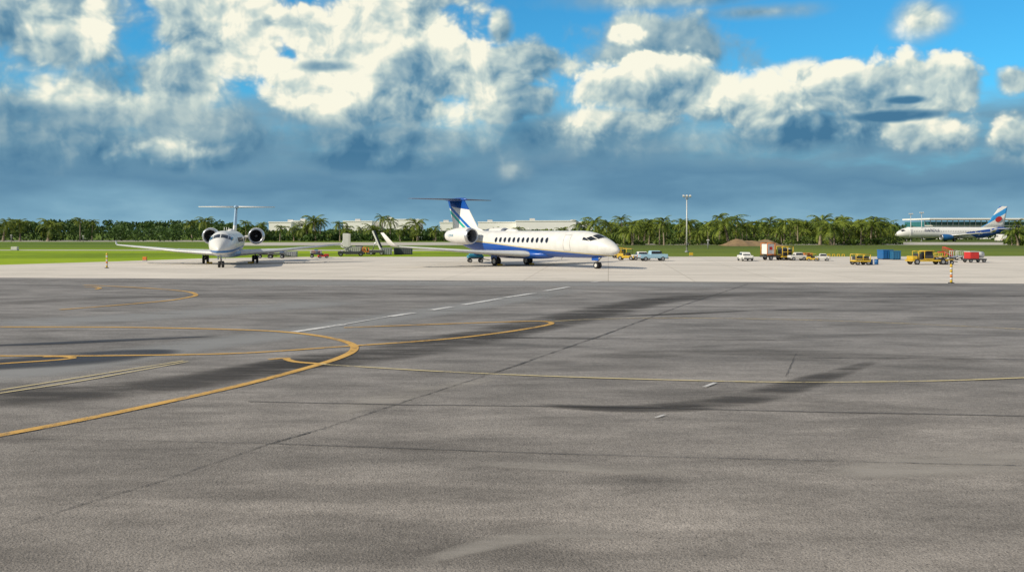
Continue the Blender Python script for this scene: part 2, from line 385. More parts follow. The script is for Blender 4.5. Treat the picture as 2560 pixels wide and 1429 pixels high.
# painted lines
ribbon('yellow_taxi_line',[(-300,1145),(0,1090),(200,1052),(400,1010),(600,965),(760,923),(850,895),(885,875),(872,858),(800,841),(700,830),(560,824),(300,819),(-100,818)],.25,PY,14)
ribbon('yellow_taxi_line',[(-200,890),(100,891),(300,890),(600,884),(860,867),(1100,850),(1250,833),(1350,817),(1379,809),(1355,804),(1280,805),(1100,811),(860,820)],.22,PY,14)
ribbon('yellow_taxi_line',[(1370,805),(1480,799),(1640,796),(1900,798),(2200,807),(2560,824),(2900,842)],.16,PYF,12)
ribbon('yellow_taxi_line',[(800,911),(850,915),(1100,930),(1400,943),(1700,952),(1950,957),(2200,956),(2400,952),(2700,940)],.11,PYL,12)
ribbon('yellow_taxi_line',[(672,900),(714,896.5),(718,900),(740,906),(800,911)],.2,PY,8)
ribbon('yellow_taxi_line',[(-150,1000),(0,977),(200,945),(460,903)],.09,PYL,12)
ribbon('yellow_taxi_line',[(-150,1010),(0,985),(200,954),(470,905)],.09,PYL,12)
ribbon('yellow_taxi_line',[(-100,920),(0,911),(120,903),(165,899),(182,896),(160,893),(110,893)],.2,PY,12)
ribbon('yellow_taxi_line',[(150,775),(300,763),(420,752),(470,744),(490,738),(470,730),(400,723),(300,717),(210,713)],.26,PY,12)
ribbon('yellow_taxi_line',[(212,718),(240,718.5),(250,721),(240,724)],.25,PY,8)
for a,b_ in (((735,831),(860,812)),((975,792),(1035,783)),((1078,776),(1130,768)),((1158,763),(1255,746.5)),((1262,744.5),(1335,734)),((1362,728),(1422,718)),((1480,706),(1500,704))):
    ribbon('white_dashed_line',[a,b_],.34,PW,8,0,False)
ribbon('white_dashed_line',[(860,812),(975,792)],.12,PW,8,0,False)
ribbon('white_dashed_line',[(1760,970),(1788,959)],.10,PW,3,0,False); ribbon('white_dashed_line',[(1640,1047),(1663,1039)],.07,PW,3,0,False)
# taxiway and runway strips in the grass
TX=mat('taxiway_concrete',(.42,.39,.33),.9,0,.2,.05)
poly('taxiway_pavement',[(-600,626.5),(0,626),(700,626.5),(1500,628),(1500,625),(700,624),(0,624),(-600,624.5)],.004,TX)
poly('runway_pavement',[(-600,604),(560,604),(560,600.5),(-600,600.5)],.004,TX)
poly('runway_pavement',[(560,614),(1500,612),(3200,612),(3200,606),(1500,605),(560,606)],.006,TX)

# ------------------------------------------------------------------ aircraft
def build_surface(secs):
    xs=[s[0] for s in secs]
    def S(s,phi,off=0):
        zc=np.interp(s,xs,[q[1] for q in secs]); ry=np.interp(s,xs,[q[2] for q in secs]); rz=np.interp(s,xs,[q[3] for q in secs])
        return Vector((-s,(ry+off)*math.cos(phi),zc+(rz+off)*math.sin(phi)))
    return S
def loft(name,secs,m,parent,n=36,dense=True):
    V=[];Fc=[]
    for q in secs:
        for i in range(n):
            a=2*math.pi*i/n
            V.append((-q[0],q[2]*math.cos(a),q[1]+q[3]*math.sin(a)))
    for j in range(len(secs)-1):
        for i in range(n):
            Fc.append((j*n+i,j*n+(i+1)%n,(j+1)*n+(i+1)%n,(j+1)*n+i))
    Fc.append(tuple(range(n))[::-1]); k=(len(secs)-1)*n; Fc.append(tuple(range(k,k+n)))
    return mesh_obj(name,V,Fc,m,parent,True)
def resample(keys,step=.3):
    pts=catmull([Vector((k[0],k[1],k[2])) for k in keys],5); p2=catmull([Vector((k[0],k[3],0)) for k in keys],5)
    return [(a.x,a.y,max(a.z,.01),max(b.y,.01)) for a,b in zip(pts,p2)]
def patch(name,S,cs,m,parent,nu=6,nv=6,off=.012):
    V=[]
    for i in range(nu+1):
        for j in range(nv+1):
            u=i/nu;v=j/nv
            a=[cs[0][k]*(1-u)*(1-v)+cs[1][k]*u*(1-v)+cs[2][k]*u*v+cs[3][k]*(1-u)*v for k in (0,1)]
            V.append(S(a[0],a[1],off))
    Fc=[(i*(nv+1)+j,(i+1)*(nv+1)+j,(i+1)*(nv+1)+j+1,i*(nv+1)+j+1) for i in range(nu) for j in range(nv)]
    return mesh_obj(name,V,Fc,m,parent,True)
def oval(name,S,s,phi,hw,hh,R,m,parent,off=.012):
    V=[S(s,phi,off)]+[S(s+hw*math.cos(a),phi+hh/R*math.sin(a),off) for a in [2*math.pi*i/16 for i in range(16)]]
    return mesh_obj(name,V,[(0,i+1,(i+1)%16+1) for i in range(16)],m,parent)
AF=[(0,0),(.02,.028),(.08,.05),(.2,.066),(.4,.068),(.65,.048),(.85,.022),(1,.004)]
def foil(name,secs,m,parent,vertical=False):
    """secs: (s_le, y, z, chord, thick, cant) ; cant = 0 horizontal, pi/2 vertical"""
    V=[];Fc=[];ring=AF+[(x,-y*.7) for x,y in AF[::-1][:-1]][0:]
    n=len(ring)
    for (s,y,z,c,th,cant) in secs:
        for (u,w) in ring:
            w=w*th*c
            V.append((-(s+u*c),y-w*math.sin(cant),z+w*math.cos(cant)))
    for j in range(len(secs)-1):
        for i in range(n): Fc.append((j*n+i,j*n+(i+1)%n,(j+1)*n+(i+1)%n,(j+1)*n+i))
    Fc.append(tuple(range(n))); Fc.append(tuple(range((len(secs)-1)*n,len(secs)*n))[::-1])
    bm=bmesh.new(); vs=[bm.verts.new(v) for v in V]; bm.verts.ensure_lookup_table()
    for f in Fc:
        try: bm.faces.new([vs[i] for i in f])
        except Exception: pass
    o=bm_obj(name,bm,m,parent); 
    for pl in o.data.polygons: pl.use_smooth=len(pl.vertices)==4
    return o
def nacelle(p,name,c,R,Ln,m,lipm):
    x,y,z=c
    prof=[(.0,.84),(.02,.93),(.08,1.0),(.3,1.06),(.55,1.02),(.8,.86),(1.0,.64)]
    inner=[(.0,.84),(.03,.77),(.1,.74),(.28,.74)]
    n=32
    def rev(nm,pr,mm):
        V=[];Fc=[]
        for (u,r) in pr:
            for i in range(n):
                a=2*math.pi*i/n; V.append((x-u*Ln,y+r*R*math.cos(a),z+r*R*math.sin(a)))
        for j in range(len(pr)-1):
            for i in range(n): Fc.append((j*n+i,j*n+(i+1)%n,(j+1)*n+(i+1)%n,(j+1)*n+i))
        return mesh_obj(nm,V,Fc,mm,p,True)
    rev(name+'_cowl',prof[2:],m); rev(name+'_lip',[inner[1],inner[0]]+prof[1:3],lipm); rev(name+'_duct',inner[1:],GREY())
    cyl(p,name+'_fan_back',(x-.30*Ln,y,z),R*.74,.02,BLACK(),'x',seg=32)
    V=[];Fc=[]
    for i in range(20):
        a=2*math.pi*i/20; k=len(V)
        for r,da,dx in ((.2,0,0),(.2,.25,.1),(.72,.16,.12),(.72,-.02,0)):
            V.append((x-.285*Ln+dx*.6,y+r*R*math.cos(a+da),z+r*R*math.sin(a+da)))
        Fc.append((k,k+1,k+2,k+3))
    mesh_obj(name+'_fan_blades',V,Fc,DARK(),p)
    cyl(p,name+'_spinner',(x-.22*Ln,y,z),.22*R,.3,GREY(),rot=(0,math.pi/2,0),r2=.03)
    cyl(p,name+'_exhaust',(x-1.0*Ln,y,z),.62*R,.25,DARK(),'x',seg=24)
    cyl(p,name+'_tailpipe',(x-1.04*Ln,y,z),.38*R,.6,STEEL(),rot=(0,math.pi/2,0),r2=.5*R)
def gear(p,name,s,y,r,top,dual=.36,door=True,m=None):
    x=-s
    bar(p,name+'_strut',(x,y,top),(x,y,r),.09,STEEL(),12); bar(p,name+'_drag_brace',(x+.9,y,top),(x,y,r+.35),.05,GREY())
    bar(p,name+'_axle',(x,y-dual/2-.05,r),(x,y+dual/2+.05,r),.06,STEEL())
    for sg in (-1,1): wheel(p,f'{name}_wheel_{"l" if sg>0 else "r"}',(x,y+sg*dual/2,r),r,.24,hub=WHITE_D())
    bar(p,name+'_torque_link',(x-.25,y,r+.35),(x-.02,y,r+.65),.03,STEEL())
    if door: box(p,name+'_door',(x-.05,y+(0.28 if y>0 else -.28),top-.30),(.9,.04,.6),m or WHITE(),bev=.01)

def jet_livery(kind):
    m,t,b=newmat('jet_livery_'+kind)
    o=t.add('ShaderNodeTexCoord').outputs['Object']; s=t.add('ShaderNodeSeparateXYZ'); t.put(s.inputs[0],o)
    S_=t.math('MULTIPLY',s.outputs[0],-1.0); Z=s.outputs[2]
    n=t.noise(o,1.5,3).outputs[0]
    white=t.mixc(t.mapr(n,.3,.7),(.65,.645,.61,1),(.58,.575,.545,1))
    lines=t.math('GREATER_THAN',t.math('FRACT',t.math('MULTIPLY',S_,.55)),.985)
    white=t.mixc(t.math('MULTIPLY',lines,.3),white,(.3,.3,.3,1))
    if kind=='main':
        cu=t.math('ADD',t.math('MULTIPLY',t.math('POWER',t.math('MAXIMUM',t.math('SUBTRACT',S_,1.0),0.0),0.8),.085),1.16)
        cu=t.math('ADD',cu,t.math('MULTIPLY',t.mapr(S_,8,20,0,1),.30))
        bl=t.math('LESS_THAN',Z,cu)
        endm=t.math('LESS_THAN',t.math('ADD',S_,t.math('MULTIPLY',Z,1.1)),25.0)
        bl=t.math('MULTIPLY',bl,endm)
        gold=t.math('MULTIPLY',t.math('LESS_THAN',t.math('ABSOLUTE',t.math('SUBTRACT',Z,t.math('ADD',cu,.06))),.04),endm)
        c=t.mixc(bl,white,(.004,.070,.33,1)); c=t.mixc(gold,c,(.45,.36,.10,1))
    else:
        bl=t.math('LESS_THAN',t.math('ABSOLUTE',t.math('SUBTRACT',Z,t.math('ADD',1.55,t.math('MULTIPLY',S_,.02)))),.11)
        c=t.mixc(bl,white,(.03,.16,.42,1))
        low=t.math('LESS_THAN',Z,t.math('ADD',1.22,t.math('MULTIPLY',S_,.02))); c=t.mixc(low,c,(.20,.30,.42,1))
    t.put(b.inputs['Base Color'],c); b.inputs['Roughness'].default_value=.30
    return m
def fin_livery(kind):
    m,t,b=newmat('fin_livery_'+kind)
    o=t.add('ShaderNodeTexCoord').outputs['Object']; s=t.add('ShaderNodeSeparateXYZ'); t.put(s.inputs[0],o)
    S_=t.math('MULTIPLY',s.outputs[0],-1.0); Z=s.outputs[2]; c=(.66,.655,.62,1)
    if kind=='main':
        q=t.math('SUBTRACT',Z,t.math('MULTIPLY',S_,.62))
        def band(c,a,b_,col):
            k=t.math('MULTIPLY',t.math('GREATER_THAN',q,a),t.math('LESS_THAN',q,b_)); return t.mixc(k,c,col)
        c=band(c,-10.65,-10.28,(.01,.34,.25,1)); c=band(c,-10.12,-9.72,(.004,.11,.40,1))
        c=t.mixc(t.math('GREATER_THAN',t.math('ADD',Z,t.math('MULTIPLY',S_,-.12)),3.15),c,(.004,.065,.30,1))
    else:
        c=t.mixc(t.math('GREATER_THAN',Z,4.2),c,(.30,.43,.56,1))
    t.put(b.inputs['Base Color'],c); b.inputs['Roughness'].default_value=.35
    return m
def text_mesh(txt,size,m,parent,loc,rot,name):
    cu=bpy.data.curves.new(name,'FONT'); cu.body=txt; cu.size=size; cu.extrude=.004; cu.align_x='CENTER'
    tmp=bpy.data.objects.new('tmp',cu); SC.collection.objects.link(tmp); bpy.context.view_layer.update()
    me=bpy.data.meshes.new_from_object(tmp); bpy.data.objects.remove(tmp)
    me.materials.clear(); me.materials.append(m)
    o=bpy.data.objects.new(name,me); SC.collection.objects.link(o); o.parent=parent; o.location=loc; o.rotation_euler=rot
    return o

def business_jet(loc,heading,kind):
    E=empty('business_jet',(loc[0],loc[1],0.01),heading)
    lv=jet_livery(kind); W_=WHITE(); wingm=mat('wing_paint',(.52,.53,.52),.35,.1,.08,1)
    keys=[(0,1.74,.01,.01),(.08,1.745,.18,.17),(.3,1.78,.36,.36),(.65,1.84,.55,.55),(1.1,1.92,.74,.72),(1.65,2.0,.92,.88),(2.4,2.1,1.08,1.06),(3.3,2.19,1.2,1.2),(4.4,2.25,1.28,1.28),
          (7,2.25,1.29,1.29),(13,2.25,1.29,1.29),(18,2.25,1.29,1.29),(20,2.34,1.2,1.2),(22,2.52,1.0,.98),(24,2.78,.68,.66),(25.5,2.98,.38,.36),(26.1,3.06,.22,.2),(26.3,3.08,.05,.05)]
    secs=resample(keys); loft('fuselage',secs,lv,E); S=build_surface(secs)
    bk=[(8.6,1.2,.15,.15),(9.5,1.18,.9,.36),(11,1.2,1.4,.47),(13.5,1.2,1.55,.5),(16.5,1.2,1.5,.48),(18.3,1.25,1.0,.34),(19.4,1.35,.15,.12)]
    loft('belly_fairing',resample(bk),lv,E)
    G=GLASS(); r=math.radians
    for sg in (1,-1):
        f=lambda a:(r(a) if sg>0 else math.pi-r(a))
        patch('windshield_panel',S,[(1.62,f(87)),(1.95,f(48)),(2.75,f(55)),(2.52,f(87.5))],G,E)
        patch('cockpit_side_window',S,[(2.02,f(44)),(2.65,f(24)),(3.25,f(33)),(2.85,f(50))],G,E)
        patch('cockpit_rear_window',S,[(2.78,f(23)),(3.65,f(22)),(3.6,f(36)),(3.36,f(35))],G,E)
        for i in range(12): 
            oval('cabin_window_frame',S,8.5+i*.714,f(17),.225,.30,1.29,STEEL(),E,.006)
            oval('cabin_window',S,8.5+i*.714,f(17),.185,.26,1.29,G,E,.014)
        dm=mat('door_seam',(.25,.25,.25),.5)
        for q in ([(5.2,f(-28)),(5.24,f(-28)),(5.24,f(44)),(5.2,f(44))],[(6.1,f(-28)),(6.14,f(-28)),(6.14,f(44)),(6.1,f(44))],[(5.2,f(43)),(6.14,f(43)),(6.14,f(44.5)),(5.2,f(44.5))],[(5.2,f(-28)),(6.14,f(-28)),(6.14,f(-26.5)),(5.2,f(-26.5))]):
            patch('door_seam',S,q,dm,E,2,6,.01)
    hs=13.2 if kind=='main' else 11.9
    for sg,nm in ((1,'left'),(-1,'right')):
        L=[(10.2,0*sg,1.12,6.9,1.0,0),(10.9,1.5*sg,1.18,5.9,.95,0),(13.0,5.5*sg,1.42,3.6,.85,0),(16.3,hs*sg,2.02,1.35,.75,0)]
        foil('wing_'+nm,L,wingm,E)
        if kind=='main':
            foil('winglet_'+nm,[(16.3,hs*sg,2.02,1.35,.75,0),(16.75,(hs+.25)*sg,2.2,1.15,.7,sg*.9),(17.9,(hs+.75)*sg,3.35,.6,.6,sg*1.25)],WHITE(),E)
        else:
            foil('wingtip_'+nm,[(16.3,hs*sg,2.02,1.35,.75,0),(16.9,(hs+.2)*sg,2.15,.9,.7,sg*.9),(17.3,(hs+.3)*sg,2.5,.5,.6,sg*1.3)],WHITE(),E)
        for k,yy in enumerate((3.4,5.6,7.8)):
            loft(f'flap_fairing_{nm}_{k}',[(14.6+yy*.18,1.22+yy*.055,.02,.02),(15.1+yy*.18,1.18+yy*.055,.09,.12),(16.2+yy*.18,1.2+yy*.055,.08,.1),(17.2+yy*.15,1.28+yy*.055,.02,.02)],wingm,E,12).location=(0,yy*sg,0)
        ey=2.35 if kind=='main' else 2.5
        ez=3.0 if kind=='main' else 2.95
        nacelle(E,'engine_'+nm,(-18.9,ey*sg,ez),.86 if kind=='main' else .9,4.2,W_,STEEL())
        foil('engine_pylon_'+nm,[(19.9,.9*sg,2.75,3.0,1.0,0),(20.1,(ey-.75)*sg,ez-.05,2.7,1.0,0)],W_,E)
        gear(E,'main_gear_'+nm,15.2,2.15*sg if kind=='main' else 2.6*sg,.44,1.2,.42,m=lv)
        foil('tailplane_'+nm,[(23.6,0,7.0 if kind=='main' else 6.35,2.5,.7,0),(25.5,(5.5 if kind=='main' else 4.4)*sg,7.05 if kind=='main' else 6.4,1.05,.7,0)],mat('tailplane_paint',(.10,.13,.2),.35,0,.1,1) if kind=='main' else W_,E)
    zt=6.95 if kind=='main' else 6.3
    fl=fin_livery(kind); hp=math.pi/2
    foil('tail_fin',[(18.6,0,3.2,6.4,.35,hp),(20.9,0,3.85,4.4,.7,hp),(23.4,0,zt,3.1,.7,hp)],fl,E)
    loft('fin_cap',resample([(22.9,zt+.05,.02,.02),(23.4,zt+.06,.2,.17),(24.6,zt+.06,.26,.2),(26.2,zt+.06,.18,.14),(27.1,zt+.06,.02,.02)]),fl,E,20)
    gear(E,'nose_gear',2.75,0,.31,1.35,.34,True,lv)
    for s,a in ((6.5,90),(9.5,90),(12.5,90),(7.6,-90)):
        p=S(s,r(a)); q=p+Vector((-.18,0,.35 if a>0 else -.3)); bar(E,'antenna',p,q,.03,WHITE(),8)
    loft('satcom_dome',resample([(14.2,3.5,.02,.02),(14.6,3.56,.28,.14),(15.6,3.58,.3,.17),(16.4,3.5,.02,.02)]),W_,E,16)
    if kind=='main':
        text_mesh('DWX',.40,mat('teal_lettering',(.06,.25,.40),.4),E,(-21.6,-2.35-.905,2.92),(math.pi/2,0,0),'engine_lettering')
    for yy in (-2.15,2.15): box(E,'wheel_chock',(-14.6,yy,.09),(.2,.6,.18),YEL())
    return E
th=math.radians(-50)
business_jet((9.8,88),th,'main')
hd=math.atan2(-.977,.213)
business_jet((-27.5,90),hd,'parked')

# ---- distant airliner (nose left)
def airliner():
    D=330.; E=empty('passenger_airliner',(lat(2238,D),D,0.01),math.radians(180+7))
    m,t,b=newmat('airliner_livery'); o=t.add('ShaderNodeTexCoord').outputs['Object']; s=t.add('ShaderNodeSeparateXYZ'); t.put(s.inputs[0],o)
    S_=t.math('MULTIPLY',s.outputs[0],-1.0); Z=s.outputs[2]
    k=t.math('MULTIPLY',t.math('GREATER_THAN',S_,t.math('ADD',t.math('MULTIPLY',Z,-2.6),32.5)),t.math('LESS_THAN',Z,t.math('ADD',3.4,t.math('MULTIPLY',t.math('SUBTRACT',S_,27.0),.13))))
    c=t.mixc(k,(.70,.69,.65,1),(.012,.07,.33,1)); t.put(b.inputs['Base Color'],c); b.inputs['Roughness'].default_value=.3
    keys=[(0,2.4,.01,.01),(.3,2.42,.5,.5),(1.2,2.55,1.0,1.0),(2.6,2.8,1.5,1.5),(4.5,2.95,1.8,1.85),(7,3,1.88,1.95),(30,3,1.88,1.95),(35,3.4,1.5,1.5),(40,4.0,.7,.75),(43,4.3,.2,.25)]
    secs=resample(keys); loft('fuselage',secs,m,E); S=build_surface(secs)
    W_=WHITE(); G=GLASS(); r=math.radians
    for sg in (1,-1):
        f=lambda a:(r(a) if sg>0 else math.pi-r(a))
        patch('cockpit_window',S,[(1.5,f(85)),(1.9,f(30)),(3.1,f(30)),(2.6,f(60))],G,E)
        for i in range(44): oval('cabin_window',S,6+i*.62,f(14),.11,.17,1.9,G,E,.02)
        for s0 in (4.6,34):
            patch('cabin_door',S,[(s0,f(-18)),(s0+.9,f(-18)),(s0+.9,f(38)),(s0,f(38))],mat('door_grey',(.5,.5,.5),.4),E,2,6,.015)
        foil('wing',[(14,0,1.7,8,.9,0),(15.5,1.9*sg,1.8,6.5,.9,0),(24,17*sg,3.2,1.6,.8,0)],mat('wing_paint',(.5,.5,.5),.3),E)
        foil('winglet',[(24,17*sg,3.2,1.6,.8,0),(25.2,17.5*sg,4.4,.8,.8,sg*1.2)],W_,E)
        nacelle(E,'engine',(-13.6,5.2*sg,1.45),1.05,4.2,BLUE(),STEEL())
        foil('tailplane',[(36.5,.3*sg,4.2,3.6,.8,0),(39.6,6*sg,4.6,1.6,.8,0)],W_,E)
        gear(E,'main_gear',20,2.7*sg,.5,1.8,.6)
    gear(E,'nose_gear',4,0,.36,1.6,.4)
    m,t,b=newmat('airliner_fin'); o=t.add('ShaderNodeTexCoord').outputs['Object']; s=t.add('ShaderNodeSeparateXYZ'); t.put(s.inputs[0],o)
    q=t.math('ADD',s.outputs[2],t.math('MULTIPLY',s.outputs[0],.55))
    c=t.ramp(t.mapr(q,-19.5,-9.5,0,1,False),[(0,(.02,.25,.12)),(.18,(.02,.25,.12)),(.2,(.68,.67,.63)),(.66,(.68,.67,.63)),(.68,(.03,.25,.55)),(.86,(.68,.67,.63)),(1,(.02,.1,.4))])
    for nd in t.n:
        if nd.type=='VALTORGB': nd.color_ramp.interpolation='CONSTANT'
    t.put(b.inputs['Base Color'],c); b.inputs['Roughness'].default_value=.35
    foil('tail_fin',[(31,0,4.7,9.2,.4,math.pi/2),(34,0,6.2,6.4,.6,math.pi/2),(38.6,0,12.2,2.9,.6,math.pi/2)],m,E)
    for sg in (1,-1):
        V=[(-(38.0+1.2*math.cos(a)+.35*math.sin(a)),sg*.34,7.7+1.0*math.sin(a)) for a in [2*math.pi*i/20 for i in range(20)]]
        mesh_obj('fin_mark',V,[tuple(range(20))],RED(),E)
    text_mesh('RAPIDUI',1.45,NAVY(),E,(-12.3,1.93,3.35),(math.pi/2,0,math.pi),'fuselage_lettering')
    text_mesh('Fayk',1.5,W_,E,(-29.5,1.93,2.5),(math.pi/2,0,math.pi),'fuselage_lettering_rear')
    return E
airliner()

# ------------------------------------------------------------------ vegetation
def leafmat(name,dark,light,sc=.35):
    m,t,b=newmat(name); p=pos(t)
    n=t.noise(p,sc,2,.6).outputs[0]; n2=t.noise(p,2.5,1,.6).outputs[0]
    f=t.mapr(t.math('ADD',t.math('MULTIPLY',n,.6),t.math('MULTIPLY',n2,.4)),.36,.64)
    c=t.mixc(f,c4(dark),c4(light)); t.put(b.inputs['Base Color'],c); b.inputs['Roughness'].default_value=.6
    b.inputs['Specular IOR Level'].default_value=.3
    tr=t.add('ShaderNodeBsdfTranslucent'); t.put(tr.inputs[0],c); mx=t.add('ShaderNodeMixShader'); mx.inputs[0].default_value=.25
    t.l.new(b.outputs[0],mx.inputs[1]); t.l.new(tr.outputs[0],mx.inputs[2]); t.l.new(mx.outputs[0],t.n['Material Output'].inputs[0])
    return m
LEAF=leafmat('broadleaf_foliage',(.022,.058,.012),(.085,.15,.026)); LEAFB=leafmat('bush_foliage',(.03,.065,.010),(.11,.16,.022))
def leaf_mass(name,crowns,m,size=.7):
    cen=[];
    for (x,y,z,rx,ry,rz,n) in crowns:
        d=rng.normal(size=(n,3)); d/=np.linalg.norm(d,axis=1)[:,None]
        rr=rng.uniform(.55,1.05,(n,1))**.6
        q=d*rr*np.array([rx,ry,rz])+np.array([x,y,z]); cen.append(q)
    c=np.concatenate(cen); c=c[c[:,2]>.1]; n=len(c)
    u=rng.normal(size=(n,3)); u/=np.linalg.norm(u,axis=1)[:,None]
    w=rng.normal(size=(n,3)); w-=u*(u*w).sum(1)[:,None]; w/=np.linalg.norm(w,axis=1)[:,None]
    s=size*rng.uniform(.5,1.2,(n,1))
    V=np.stack([c-u*s-w*s*.2,c+w*s*.55,c+u*s+w*s*.1,c-w*s*.5],1).reshape(-1,3)
    me=bpy.data.meshes.new(name); me.vertices.add(4*n); me.vertices.foreach_set('co',V.astype(np.float32).ravel())
    me.loops.add(4*n); me.loops.foreach_set('vertex_index',np.arange(4*n,dtype=np.int32))
    me.polygons.add(n); me.polygons.foreach_set('loop_start',np.arange(0,4*n,4,dtype=np.int32)); me.polygons.foreach_set('loop_total',np.full(n,4,dtype=np.int32))
    me.update(); me.validate(); me.materials.append(m)
    o=bpy.data.objects.new(name,me); SC.collection.objects.link(o); return o
cr=[]
def row(px0,px1,D,top_py,step,jit,nleaf=170,rmin=1.8,rmax=3.4):
    x=lat(px0,D)
    while x<lat(px1,D):
        d=D+random.uniform(-12,12); px=1280+F*x/d
        ty=top_py(px)+random.uniform(-jit,jit); zt=hgt(ty,d); r=random.uniform(rmin,rmax)
        nb=random.randint(2,4)
        for k in range(nb):
            rr=r*random.uniform(.5,.85)
            cr.append((x+random.uniform(-r,r)*.8,d+random.uniform(-r,r),zt-rr*random.uniform(.8,1.5),rr,rr,rr*.8,nleaf//nb))
        cr.append((x,d,zt*.42,r*1.1,r,max(zt*.45,1),nleaf//2))
        x+=step*random.uniform(.6,1.3)
def top(px):
    xs=[-400,0,200,330,480,560,640,680,760,850,1050,1100,1250,1480,1600,1900,2230,2260,2340,2600]
    ys=[549,549,547,551,549,551,560,571,570,571,568,573,572,571,558,553,552,562,567,568]
    return float(np.interp(px,xs,ys))
row(-350,2650,385,lambda p:top(p)+1,2.7,2.5)
row(-350,2250,365,lambda p:top(p)+7,3.0,3.5,150)
row(-350,2250,350,lambda p:top(p)+14,3.2,3.5,110)
leaf_mass('distant_tree_line',cr,LEAF,.62)
cr=[]
for i in range(260):
    px=random.uniform(1480,2240); D=random.uniform(245,300); x=lat(px,D)
    hh=random.uniform(1.2,3.6)*(1 if D>255 else .6); r=random.uniform(1.2,2.4)
    cr.append((x,D,hh*.45,r,r,hh*.55,90))
for i in range(40):
    px=random.uniform(2520,2640); D=random.uniform(235,260); cr.append((lat(px,D),D,.8,1.5,1.5,1.2,80))
leaf_mass('shrub_undergrowth',cr,LEAFB,.42)

PALM=leafmat('palm_frond_leaf',(.045,.08,.010),(.21,.26,.03),.5); BARK=mat('palm_bark',(.26,.21,.15),.9,0,.3,2)
def palm_mesh(seed,ht):
    R=random.Random(seed); V=[];Fc=[];mi=[]
    lean=(R.uniform(-.6,.6),R.uniform(-.6,.6)); n=8
    def tp(t_): return Vector((lean[0]*t_*t_,lean[1]*t_*t_,ht*t_))
    rings=[]
    for j in range(13):
        t_=j/12; c=tp(t_); r=.19*(1-t_*.45)+(.1*(1-t_)**6); r*=1.06 if j%2 else .96
        rings.append(len(V)); V+=[(c.x+r*math.cos(2*math.pi*i/n),c.y+r*math.sin(2*math.pi*i/n),c.z) for i in range(n)]
    for j in range(12):
        for i in range(n): Fc.append((rings[j]+i,rings[j]+(i+1)%n,rings[j+1]+(i+1)%n,rings[j+1]+i)); mi.append(1)
    top_=tp(1)
    nf=R.randint(18,24)
    for f in range(nf):
        a=2*math.pi*f*.382+R.uniform(-.2,.2); el_=R.uniform(-.35,1.25) if f>4 else R.uniform(.9,1.4)
        Ln=R.uniform(2.5,3.5); seg=12; droop=R.uniform(.10,.19)
        p=Vector(top_); e=el_; pts=[Vector(p)]
        for k in range(seg):
            p=p+Vector((math.cos(a)*math.cos(e),math.sin(a)*math.cos(e),math.sin(e)))*Ln/seg; e-=droop*(1+.04*k); pts.append(Vector(p))
        side=Vector((-math.sin(a),math.cos(a),0))
        for k in range(seg+1):
            u=k/seg; ll=.75*math.sin(math.pi*min(1,u*.86+.12))**.7*(1.0 if u>.12 else .2)
            tdir=(pts[min(k+1,seg)]-pts[max(k-1,0)]).normalized()
            for sg in (-1,1):
                for hfs in (0,.5):
                    b0=pts[k]+tdir*Ln/seg*hfs
                    l=ll*R.uniform(.8,1.1)
                    tip=b0+side*sg*l*.75+tdir*l*.45+Vector((0,0,-l*R.uniform(.25,.7)))
                    i0=len(V); V+= [tuple(b0-tdir*.06),tuple(b0+tdir*.07),tuple(tip)]
                    Fc.append((i0,i0+1,i0+2)); mi.append(0)
        for k in range(seg):
            i0=len(V); w=.035*(1-k/seg)+.01
            V+=[tuple(pts[k]-side*w),tuple(pts[k]+side*w),tuple(pts[k+1]+side*w),tuple(pts[k+1]-side*w)]; Fc.append((i0,i0+1,i0+2,i0+3)); mi.append(0)
    me=bpy.data.meshes.new('palm_tree'); me.from_pydata(V,[],Fc); me.materials.append(PALM); me.materials.append(BARK); me.polygons.foreach_set('material_index',mi); me.update()
    return me
PM=[palm_mesh(i,h) for i,h in enumerate((4.2,5.0,5.6,6.2,3.4,6.8,2.4))]
grove=empty('palm_grove',(0,250,0))
me_b={me.name:max(v.co.z for v in me.vertices) for me in PM}
def palm(px,D,toppy=None,sc=None):
    me=random.choice(PM); o=bpy.data.objects.new('palm_tree',me); SC.collection.objects.link(o); o.parent=grove
    o.location=(lat(px,D),D-250,0); o.rotation_euler=(0,0,random.uniform(0,6.28))
    s=hgt(toppy,D)/me_b[me.name]
    o.scale=(s*random.uniform(.95,1.15),)*2+(s,)
random.seed(21)
for i in range(105):
    px=random.uniform(1478,2235); D=random.uniform(240,300)
    palm(px,D,random.uniform(543,572) if random.random()<.55 else random.uniform(565,592))
for px,ty in ((1495,540),(1560,536),(1660,538),(1800,532),(1820,536),(1925,540),(1840,540),(2050,534),(2110,536),(2190,540),(1700,545),(1960,546),(2010,545),(1610,548),(2150,542),(2085,540)): palm(px,random.uniform(240,275),ty)
for px,ty in ((520,541),(650,553),(660,556),(700,562),(735,564),(768,552),(790,536),(800,545),(850,552),(900,564),(955,534),(975,540),(1010,560),(640,560),(1045,545),(1090,562),(30,543),(50,546),(200,543),(230,548),(480,549),(1240,566),(1300,566),(1410,566),(1450,550),(1470,548),(615,550),(870,562),(930,558),(8,546),(120,545)): palm(px,random.uniform(335,350),ty)
for i in range(45): 
    px=random.uniform(560,1480); palm(px,random.uniform(330,350),random.uniform(564,584))
for px,ty,D in ((2550,546,240),(2545,565,235),(2600,550,240),(2530,572,238)): palm(px,D,ty)

